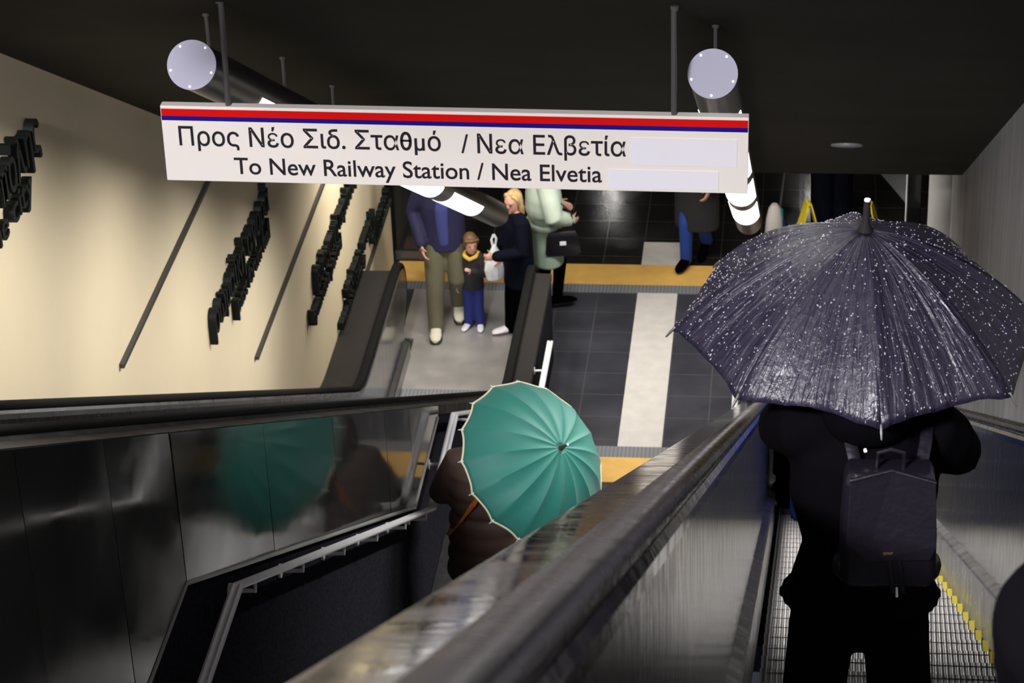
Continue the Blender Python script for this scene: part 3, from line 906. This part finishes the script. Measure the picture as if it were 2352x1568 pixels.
def umbrella(label, R, h, N, Lsh, centre, axis, phase, m_can, m_metal, trim=None, name='umbrella', drops=0, ferr=.07, m_handle=None, scallop=.03, power=1.75, ref=None):
    """open umbrella; centre = middle of the rim, axis points out through the ferrule"""
    axis = V(axis).normalized()
    q = V((0, 0, 1)).rotation_difference(axis)
    root = thing(name, label, 'umbrella'); root.rotation_mode = 'QUATERNION'
    # base of the thing = end of the handle
    root.location = V(centre)-axis*(Lsh-h); root.rotation_quaternion = q
    z0 = Lsh-h                                   # rim level in the local frame
    nt, nd = 22, 12
    def pt(i, j, t):
        """panel i, across j/nd, from crown t=0 to rim t=1"""
        a0 = phase+2*PI*i/N; a1 = phase+2*PI*(i+1)/N; f = j/nd
        tt = t
        e0, e1 = V((math.cos(a0), math.sin(a0), 0)), V((math.cos(a1), math.sin(a1), 0))
        e = e0.lerp(e1, f)
        edge = 4*f*(1-f)
        tt = t*(1-scallop*edge*t**3)
        r = R*math.sin(tt*PI/2*.9)/math.sin(PI/2*.9)*.35+R*tt*.65
        z = h*(1-tt**power)
        # creases fanning from the ribs
        w = 0
        if drops:
            w = .0035*t*math.sin(f*26+3*i)*(1-edge*.6) + .004*math.sin(f*9+t*7+i*2.1)*edge*t - .006*math.exp(-(min(f, 1-f)/.05)**2)*0
        else:
            w = .002*math.sin(f*7+t*5+i)*edge*t
        sag = -.012*edge*math.sin(t*PI)
        return V((e.x*r, e.y*r, z0+z+w+sag))
    b = MB()
    for i in range(N):
        rings = [[pt(i, j, .035+.965*k/nt) for j in range(nd+1)] for k in range(nt+1)]
        base = len(b.v); vs = [p for rg in rings for p in rg]; fs = []
        for k in range(nt):
            for j in range(nd):
                a = k*(nd+1)+j; fs.append((a, a+1, a+nd+2, a+nd+1))
        b.add(vs, fs)
    o = b.build('canopy', m_can, root, ang=180)
    uv = o.data.uv_layers.new(name='UVMap')
    for p in o.data.polygons:
        for li, vi in zip(p.loop_indices, p.vertices):
            q_ = vi % ((nt+1)*(nd+1)); i_ = vi // ((nt+1)*(nd+1))
            uv.data[li].uv = (i_*3.7+(q_ % (nd+1))/nd, (q_//(nd+1))/nt)
    bm = bmesh.new(); bm.from_mesh(o.data); bmesh.ops.remove_doubles(bm, verts=bm.verts, dist=.0004)
    for f in bm.faces:
        f.smooth = True
    bmesh.ops.recalc_face_normals(bm, faces=bm.faces)
    # seams on the ribs stay crisp
    for e in bm.edges:
        e.smooth = not (len(e.link_faces) == 2 and e.calc_face_angle(0) > math.radians(12) and (e.verts[0].co-e.verts[1].co).normalized().dot(V((e.verts[0].co.x, e.verts[0].co.y, 0)).normalized() if e.verts[0].co.xy.length > 1e-4 else V((0,0,1)))**2 > .5)
    bm.to_mesh(o.data); bm.free()
    sol = o.modifiers.new('thick', 'SOLIDIFY'); sol.thickness = .0016; sol.offset = -1
    can = o
    if trim:
        b = MB()
        for i in range(N):
            b.tube([pt(i, j, 1.0) for j in range(nd+1)], .0055, 6)
        b.build('edge_tape', trim, can)
    for i in range(N):
        b = MB(); pts = [pt(i, 0, t)+V((0, 0, -.006)) for t in (.02, .2, .4, .6, .8, .97)]
        b.tube(pts, .0022, 6); b.build('rib', m_metal, root)
        b = MB(); p = pt(i, 0, 1.0); d = (pt(i, 0, 1.0)-pt(i, 0, .93)).normalized()
        b.tube([p-d*.012, p+d*.004, p+d*.02], [.003, .0035, .0022], 8, round_ends=True); b.build('rib_tip', m_metal, root)
        b = MB(); b.tube([pt(i, 0, .5)+V((0, 0, -.008)), V((0, 0, z0+h*.35))], .002, 6); b.build('stretcher', m_metal, root)
    b = MB(); b.tube([(0, 0, .1), (0, 0, z0+h-.004)], .006, 12); b.build('shaft', m_metal, root)
    b = MB(); b.tube([(0, 0, z0+h-.02), (0, 0, z0+h+.004), (0, 0, z0+h+.02), (0, 0, z0+h+ferr)], [.02, .016, .0085, .0075], 14)
    fe = b.build('ferrule', m_handle or M_dryrubber, root)
    b = MB(); b.tube([(0, 0, z0+h+ferr), (0, 0, z0+h+ferr+.004)], .0072, 12); b.build('ferrule_cap', M_rail, fe)
    b = MB(); b.tube([(0, 0, 0), (0, 0, .03), (0, 0, .1), (0, 0, .12)], [.013, .0155, .014, .009], 14, round_ends=True); b.build('handle', m_handle or M_rubber, root)
    if drops:
        rnd = random.Random(5)
        b = MB()
        for _ in range(drops):
            i = rnd.randrange(N); j = rnd.uniform(0, nd); t = math.sqrt(rnd.uniform(.02, 1))*.99
            p = pt(i, j, t); dj = pt(i, j+.05, t)-p; dt = pt(i, j, min(1, t+.01))-p
            if dj.length < 1e-7 or dt.length < 1e-7: continue
            nr = dj.cross(dt).normalized(); nr = nr if nr.z > 0 else -nr
            r = rnd.choice((.0011, .0013, .0016, .002)) * rnd.uniform(.8, 1.2)
            dt.normalize(); sd = dt.cross(nr)
            st = rnd.choice((1, 1, 1, 1.6)); r *= 1.15
            rings = []
            for a in (0, .5, 1.0, 1.4):
                rings.append([p+nr*(r*.9*math.sin(a)) + (dt*math.cos(c)*st + sd*math.sin(c))*r*math.cos(a) for c in [2*PI*q_/7 for q_ in range(7)]])
            b.loft(rings, True)
        dr = b.build('water_drops', M_drop, can, ang=180)
        dr['kind'] = 'stuff'
    return root


# ---- person under the black umbrella (back to the camera)
STEP_T = math.tan(PI/6)
def step_z(y):
    """tread height of the right escalator at y"""
    i = math.floor((y+1.9)/.4); y1 = -1.9+.4*(i+1)
    return max(0, CAMZ-1.386-y1*STEP_T)+.004
y = 5.2
pz = step_z(y)
J = dict(kneeL=(-.122, .0, .47), ankL=(-.125, -.02, .085), kneeR=(.122, .0, .47), ankR=(.125, .02, .085), footL=(-.1, 1, 0), footR=(.1, 1, 0),
         elbL=(-.205, .1, 1.33), wriL=(-.02, .24, 1.24), elbR=(.24, .08, 1.275), wriR=(.03, .245, 1.2), lean=(0, .0, 0))
HD = dict(L=((.75, .5, .3), (.3, .6, 0), (0, 0, 1)), R=((-.75, .5, .3), (-.3, .6, 0), (0, 0, 1)))
P1, I = person('person in black coat and trousers, back turned, holding the black umbrella on the right escalator', 1.58, (.16, y, pz), math.radians(2), J, voxel=.011, curl=.9, hand_dirs=HD)
trousers(P1, I, M_black, r=(.09, .082, .086, .092))
coat(P1, I, M_black, hem=.88, rh=(.225, .165), waist=(.15, .125), chest=(.188, .14), sleeve=(.08, .07, .055), collar=.07)
shoes(P1, I, M_black); hair(P1, I, M_darkhair, 'long')
b = MB(); k = I['k']; b.ball(I['hc']+V((0, -.06, -.11))*k, (.12*k, .1*k, .1*k), 14); b.skin('hood', M_black, P1, .012, 2)
umbrella('wet black umbrella with eight panels held over the person on the right escalator', .44, .265, 8, .80, (.142, 5.42, 8.985), (.03, -.03, 1), math.radians(-84), M_umb, M_tube, drops=1900, ferr=.075, power=1.6)

# backpack worn on the back
pack = thing('backpack', 'black leather backpack with flap worn by the person under the black umbrella', 'backpack', P1.location+V((.05, -.14, 1.01)), math.radians(2))
b = MB(); b.loft([[V((x*w, -.01-d*(.5+.5*yy), z)) for x, yy in ((-1, -1), (1, -1), (1.0, .6), (.86, 1), (-.86, 1), (-1.0, .6))] for z, w, d in ((0, .098, .09), (.02, .108, .11), (.15, .106, .11), (.27, .1, .09), (.29, .09, .07))])
b.build('pack_body', M_leather, pack, bevel=.006)
b = MB()
def flap_pt(x, z): return V((x, -.128 + .03*max(0, (z-.25)/.06), z))
outl = [(-.092, .29), (0.0, .312), (.098, .288), (.104, .13), (.092, .092), (-.05, .088), (-.098, .135)]
b.loft([[flap_pt(x, z) for x, z in outl], [flap_pt(x, z)+V((0, .012, 0)) for x, z in outl]]); fl = b.build('flap', M_leather, pack, False, .003)
b = MB(); b.tube([flap_pt(-.092, .29)+V((0, -.001, 0)), flap_pt(0, .312)+V((0, -.001, 0)), flap_pt(.098, .288)+V((0, -.001, 0))], .0035, 8); b.build('piping', M_leather, fl)
q, a, c, d, e = text_mesh('DKNY', 'lettering', M_gold, fl, .0006)
kk = .021/(c-a); q.scale = (kk, kk*1.15, 1); q.rotation_euler = (PI/2, 0, 0); q.location = (-.014, -.1285, .108)
for sx_ in (-1, 1):
    b = MB(); b.ball((sx_*.098, -.06, .035), (.026, .04, .034), 12); b.build('side_pocket', M_leather, pack)
    b = MB(); b.tube([(sx_*.07, -.01, .25), (sx_*.085, .045, .30), (sx_*.095, .13, .325), (sx_*.1, .2, .29), (sx_*.1, .24, .2)], [(.014, .003)]*5, 8, side=(1, 0, 0)); b.build('shoulder_strap', M_leather, pack)
for x in (.0, .022):
    b = MB(); b.tube([(x, -.125, .09), (x+.006, -.13, .045), (x+.012, -.125, .0)], [(.005, .002)]*3, 8); b.build('closing_strap', M_leather, pack)
b = MB(); b.tube([(-.03, -.05, .29), (-.028, -.06, .335), (0, -.062, .345), (.028, -.06, .335), (.03, -.05, .29)], .005, 8); b.build('grab_handle', M_leather, pack)
b = MB(); b.tube([(-.055, -.02, .318), (-.055, -.026, .318)], .004, 12); b.build('buckle', M_rail, pack)
b = MB(); b.tube([(.02, -.118, .012), (.021, -.12, -.012)], .003, 8); b.build('buckle', M_rail, pack)

# ---- person under the green umbrella on the stairs
J = dict(kneeL=(-.09, .02, .47), ankL=(-.1, 0, .085), kneeR=(.09, .05, .47), ankR=(.1, .03, .085), footL=(-.1, 1, 0), footR=(.1, 1, 0),
         elbL=(-.285, -.0, 1.13), wriL=(-.21, .2, 1.06), elbR=(.26, .06, 1.15), wriR=(.06, .26, 1.12))
HD = dict(R=((-.5, .6, .3), (-.4, .5, 0), (0, 0, 1)))
P2, I = person('person in padded brown coat with orange strap behind the green umbrella on the stairs', 1.52, (-1.81, 12.82, LZ), math.radians(-4), J, curl=.8, hand_dirs=HD)
trousers(P2, I, M_black)
coat(P2, I, M_brownpuff, hem=.5, rh=(.265, .2), waist=(.225, .175), chest=(.235, .18), sleeve=(.1, .092, .07), puff=.085, collar=.085, sm=3)
shoes(P2, I, M_black); hair(P2, I, M_darkhair, 'long')
k = I['k']
b = MB(); b.ball(I['hc']+V((0, -.05, .0))*k, (.1*k, .1*k, .13*k), 14); b.skin('hood', mat('dark_red_brown_hood', (.03, .012, .012), .8), P2, .012, 2)
b = MB(); pts = [V((.08, -.17, 1.38))*k, V((-.03, -.225, 1.2))*k, V((-.12, -.23, 1.06))*k, V((-.2, -.17, .93))*k, V((-.25, -.05, .86))*k]
b.tube(pts, [(.024, .004)]*5, 8, side=(.6, 0, .8)); b.build('shoulder_strap', M_orange, P2)
umbrella('teal green umbrella with sixteen panels and cream edge tilted over the person on the stairs', .492, .29, 16, .86, (-1.497, 12.607, 4.065), (.63, -.434, .635), .1, M_green, M_rail, trim=M_trim, ferr=.06, scallop=.02, power=2.0, m_handle=mat('dark_wood_handle', (.05, .03, .02), .5))

# ---- people on the lower landing
# man in navy jacket
J = dict(kneeL=(-.1, .08, .49), ankL=(-.1, -.14, .14), kneeR=(.1, .12, .47), ankR=(.11, .19, .085), footL=(0, 1, -.25), footR=(.05, 1, 0),
         elbL=(-.23, -.14, 1.12), wriL=(-.1, -.22, 1.02), elbR=(.26, -.04, 1.12), wriR=(.2, .12, .86))
P3, I = person('man in navy jacket, blue shirt and khaki trousers walking toward the left escalator', 1.8, (-3.3, 21.5, .012), math.radians(188), J, voxel=.01, head_pitch=-.2)
trousers(P3, I, M_khaki); shoes(P3, I, M_cream_shoe, M_darksole, 1.1); hair(P3, I, M_darkhair)
ck = coat(P3, I, M_navy, hem=.78, rh=(.2, .14), waist=(.19, .135), chest=(.205, .14), sleeve=(.075, .065, .052), name='jacket')
k = I['k']
b = MB(); b.tube([V((.0, .115, .86))*k, V((.01, .125, 1.05))*k, V((.01, .13, 1.2))*k, V((0, .1, 1.4))*k], [(.05*k, .03*k), (.055*k, .028*k), (.06*k, .028*k), (.045*k, .03*k)], 12, side=X3, round_ends=True); b.skin('shirt', M_blueshirt, P3, .01, 2)
# child
J = dict(kneeL=(-.085, .02, .45), ankL=(-.1, .0, .085), kneeR=(.085, .02, .45), ankR=(.1, .02, .085), footL=(-.25, 1, 0), footR=(.2, 1, 0),
         elbL=(-.25, .12, 1.1), wriL=(-.08, .3, 1.25), elbR=(.27, .0, 1.1), wriR=(.26, .08, .84))
P4, I = person('small brown-haired child in charcoal jacket and blue trousers with white shoes', .93, (-3.04, 21.44, .012), math.radians(172), J, voxel=.008, hs=1.5, head_yaw=.5, head_pitch=-.1)
trousers(P4, I, M_bluepants, r=(.11, .095, .09, .085), voxel=.009); shoes(P4, I, M_white_shoe, None, 1.25); 
coat(P4, I, M_charcoal, hem=.78, rh=(.2, .16), waist=(.19, .15), chest=(.2, .15), sleeve=(.085, .08, .065), voxel=.009, name='jacket')
k = I['k']*1.0
hair(P4, I, M_brownhair, 'fringe', .008)
b = MB(); b.tube([V((.1, .1, 1.42))*k, V((0, .14, 1.38))*k, V((-.1, .1, 1.42))*k, V((-.12, -.02, 1.44))*k, V((0, -.1, 1.45))*k, V((.12, -.02, 1.44))*k, V((.1, .1, 1.42))*k], .04*k, 10); b.skin('scarf', M_mustard, P4, .008, 2)
# blonde woman, side on
J = dict(kneeL=(-.06, -.03, .47), ankL=(-.07, -.1, .1), kneeR=(.07, .06, .47), ankR=(.09, .08, .085), footR=(0.1, 1, 0),
         elbL=(-.25, .05, 1.1), wriL=(-.12, .3, 1.05), elbR=(.25, .02, 1.12), wriR=(.2, .22, .92), lean=(0, .02, 0))
P5, I = person('blonde woman in long dark coat and white shoes holding a white carrier bag', 1.52, (-2.58, 21.3, .012), math.radians(118), J, voxel=.009, head_yaw=.55, head_pitch=-.2, curl=.9)
trousers(P5, I, M_black); shoes(P5, I, M_white_shoe, None, 1.1)
coat(P5, I, M_midnight, hem=.62, rh=(.2, .16), waist=(.19, .15), chest=(.2, .155), sleeve=(.085, .075, .06), collar=.09)
hair(P5, I, M_blond, 'long', .009)
bag = thing('carrier_bag', 'crumpled white plastic carrier bag with red print held by the blonde woman', 'bag', (-2.80, 21.26, .62), math.radians(30))
b = MB(); rings = []
rn = random.Random(3)
for z, w, d in ((0, .05, .03), (.02, .085, .05), (.12, .1, .06), (.22, .085, .05), (.3, .045, .03), (.36, .015, .012)):
    rings.append([V((math.cos(a)*w*(1+rn.uniform(-.12, .12)), math.sin(a)*d*(1+rn.uniform(-.2, .2)), z)) for a in [2*PI*j/16 for j in range(16)]])
b.loft(rings); b.build('bag_body', M_plastic_bag, bag, ang=20)
for sx_ in (-1, 1):
    b = MB(); b.tube([(sx_*.012, 0, .35), (sx_*.025, 0, .42), (0, 0, .47)], [(.012, .002)]*3, 8); b.build('bag_handle', M_plastic_bag, bag)
b = MB(); b.tube([(-.03, -.058, .17), (.0, -.064, .2), (.03, -.056, .19)], .008, 8); b.build('print', M_redprint, bag)
# person in mint coat walking away
J = dict(kneeL=(-.08, .16, .48), ankL=(-.08, .12, .1), kneeR=(.08, -.04, .46), ankR=(.08, -.22, .12), footR=(0, 1, -.4),
         elbL=(-.27, -.03, 1.12), wriL=(-.16, .18, 1.05), elbR=(.27, .02, 1.12), wriR=(.16, .2, 1.02))
P6, I = person('person in pale mint quilted coat with a black handbag beside the escalator end', 1.72, (-2.38, 21.75, .012), math.radians(-70), J, voxel=.011, build_face=True)
trousers(P6, I, M_black, r=(.085, .065, .055, .05)); shoes(P6, I, M_black); hair(P6, I, M_blond, 'long')
coat(P6, I, M_mintdark, hem=.56, rh=(.23, .17), waist=(.2, .15), chest=(.19, .14), sleeve=(.07, .06, .05), name='skirted_coat')
coat(P6, I, M_mint, hem=.93, rh=(.21, .16), waist=(.21, .165), chest=(.22, .165), sleeve=(.1, .09, .065), puff=.04, name='jacket')
hb = thing('handbag', 'black handbag hanging at the hip of the person in mint coat', 'bag', (-2.2, 21.6, .72), math.radians(10))
b = MB(); b.loft([[V((x*w, y_*d, z)) for x, y_ in ((-1, -1), (1, -1), (1, 1), (-1, 1))] for z, w, d in ((0, .15, .05), (.03, .165, .06), (.2, .15, .05), (.25, .12, .03))]); b.build('bag_body', M_leather, hb, bevel=.012)
b = MB(); b.tube([(-.11, 0, .24), (-.09, 0, .42), (0, .01, .52), (.09, 0, .42), (.11, 0, .24)], .009, 8); b.build('strap', M_leather, hb)
b = MB(); b.box2((-.03, -.062, .12), (.03, -.055, .16)); b.build('clasp', M_rail, hb, False, .003)
# walker in blue jeans
J = dict(kneeL=(-.02, -.02, .49), ankL=(-.02, -.2, .16), kneeR=(.07, .1, .47), ankR=(.07, .1, .085), footL=(0, 1, -.6),
         elbL=(-.27, .05, 1.12), wriL=(-.22, .2, .92), elbR=(.27, -.12, 1.12), wriR=(.24, .02, .9))
P7, I = person('person in dark jacket and bright blue jeans stepping on the far yellow strip', 1.75, (-1.0, 22.82, .008), math.radians(160), J, voxel=.012)
trousers(P7, I, M_jeans, r=(.09, .07, .062, .058)); shoes(P7, I, M_black, None, 1.1); hair(P7, I, M_darkhair)
coat(P7, I, M_charcoal, hem=.40, rh=(.22, .16), waist=(.22, .16), chest=(.22, .16), sleeve=(.09, .08, .06), name='coat')
# person with dark legs behind the black umbrella
J = dict(kneeL=(-.09, .03, .47), ankL=(-.1, 0, .085), kneeR=(.09, .03, .47), ankR=(.1, .03, .085),
         elbL=(-.25, .0, 1.12), wriL=(-.22, .12, .9), elbR=(.25, .0, 1.12), wriR=(.22, .12, .9))
P8, I = person('person in midnight blue trousers standing between the yellow floor signs', 1.75, (.315, 23.6, .008), math.radians(15), J, voxel=.012)
trousers(P8, I, M_midnight, r=(.13, .12, .115, .11)); shoes(P8, I, M_black); hair(P8, I, M_darkhair)
coat(P8, I, M_black, hem=.75, name='jacket')
# two people low down on the right escalator
J = dict(kneeL=(-.09, .0, .47), ankL=(-.1, 0, .085), kneeR=(.09, .0, .47), ankR=(.1, 0, .085),
         elbL=(-.27, .0, 1.12), wriL=(-.2, .15, .95), elbR=(.25, .0, 1.12), wriR=(.2, .15, .95))
yy = 17.75
P9, I = person('person in long bright blue rain coat low down on the right escalator', 1.7, (.16, yy, step_z(yy)), 0, J, voxel=.012)
trousers(P9, I, M_jeans, r=(.11, .1, .095, .09)); shoes(P9, I, M_black); hair(P9, I, M_darkhair)
coat(P9, I, M_bluecoat, hem=.25, rh=(.2, .15), waist=(.19, .15), chest=(.21, .15))
yy = 18.52
P9b, I = person('person in black coat standing just beyond the blue rain coat on the escalator', 1.72, (.035, yy, step_z(yy)), 0, J, voxel=.012)
trousers(P9b, I, M_black, r=(.11, .1, .1, .1)); shoes(P9b, I, M_black); hair(P9b, I, M_darkhair)
coat(P9b, I, M_black, hem=.3, rh=(.22, .15), waist=(.2, .15), chest=(.21, .15))
# near person, cut off by the right edge
J = dict(kneeL=(-.09, .0, .47), ankL=(-.1, 0, .085), kneeR=(.09, .0, .47), ankR=(.1, 0, .085),
         elbL=(-.34, .02, 1.16), wriL=(-.3, .24, .93), elbR=(.25, .0, 1.12), wriR=(.2, .15, .95))
yy = 2.35
P10, I = person('person in black coat closest to the camera at the bottom right corner', 1.7, (.65, yy, step_z(yy)-.03), 0, J, voxel=.012)
trousers(P10, I, M_black); shoes(P10, I, M_black); hair(P10, I, M_darkhair)
coat(P10, I, M_black, hem=.6, rh=(.3, .2), waist=(.24, .17), chest=(.2, .15), sleeve=(.085, .1, .1))

# ------------------------------------------------------------ cleaning things on the far floor
def floor_sign(x, y, rz, label):
    root = thing('wet_floor_sign', label, 'floor sign', (x, y, .001), rz, 'yellow warning signs on the far floor')
    for sg in (-1, 1):
        b = MB()
        b.loft([[V((sg*(.17-.155*z/.62)+t_, w*sx_, z)) for sx_, t_ in ((-1, 0), (1, 0), (1, .012), (-1, .012))] for z, w in ((.05, .14), (.56, .085), (.62, .05))])
        for sx_ in (-1, 1):
            b.loft([[V((sg*(.17-.155*z/.62)+t_, sx_*(.115+c_), z)) for c_, t_ in ((-.025, 0), (.025, 0), (.025, .012), (-.025, .012))] for z in (0, .06)])
        b.build('panel', M_wetyellow, root, False, .002)
    b = MB(); b.tube([(0, -.05, .62), (0, .05, .62)], .017, 10); b.build('hinge', M_wetyellow, root)
    return root
floor_sign(.075, 22.95, math.radians(12), 'yellow wet floor sign left of the dark legs, above the black umbrella')
floor_sign(.665, 22.95, math.radians(-8), 'yellow wet floor sign right of the black umbrella tip')
root = thing('mop', 'mop with thin grey pole and white and blue head beside the lamp end', 'mop', (-.255, 23.35, .002), math.radians(25))
b = MB(); b.tube([(.03, .0, .12), (.27, .12, 1.5)], .013, 10); b.build('pole', M_rod, root)
b = MB(); b.loft([[V((math.cos(a)*w, math.sin(a)*d, z)) for a in [2*PI*j/16 for j in range(16)]] for z, w, d in ((0, .09, .06), (.08, .1, .07), (.25, .085, .06), (.36, .06, .05), (.4, .03, .03))]); b.build('mop_head', M_white_plastic, root)
b = MB(); b.loft([[V((.06+math.cos(a)*w, .01+math.sin(a)*d, z)) for a in [2*PI*j/12 for j in range(12)]] for z, w, d in ((0, .07, .05), (.2, .055, .045), (.24, .03, .03))]); b.build('blue_cloth', M_blue_plastic, root)
b = MB(); b.loft([[V((.06+math.cos(a)*w, .01+math.sin(a)*d, z)) for a in [2*PI*j/12 for j in range(12)]] for z, w, d in ((.22, .045, .04), (.32, .04, .035), (.34, .02, .02))]); b.build('socket', M_teal, root)
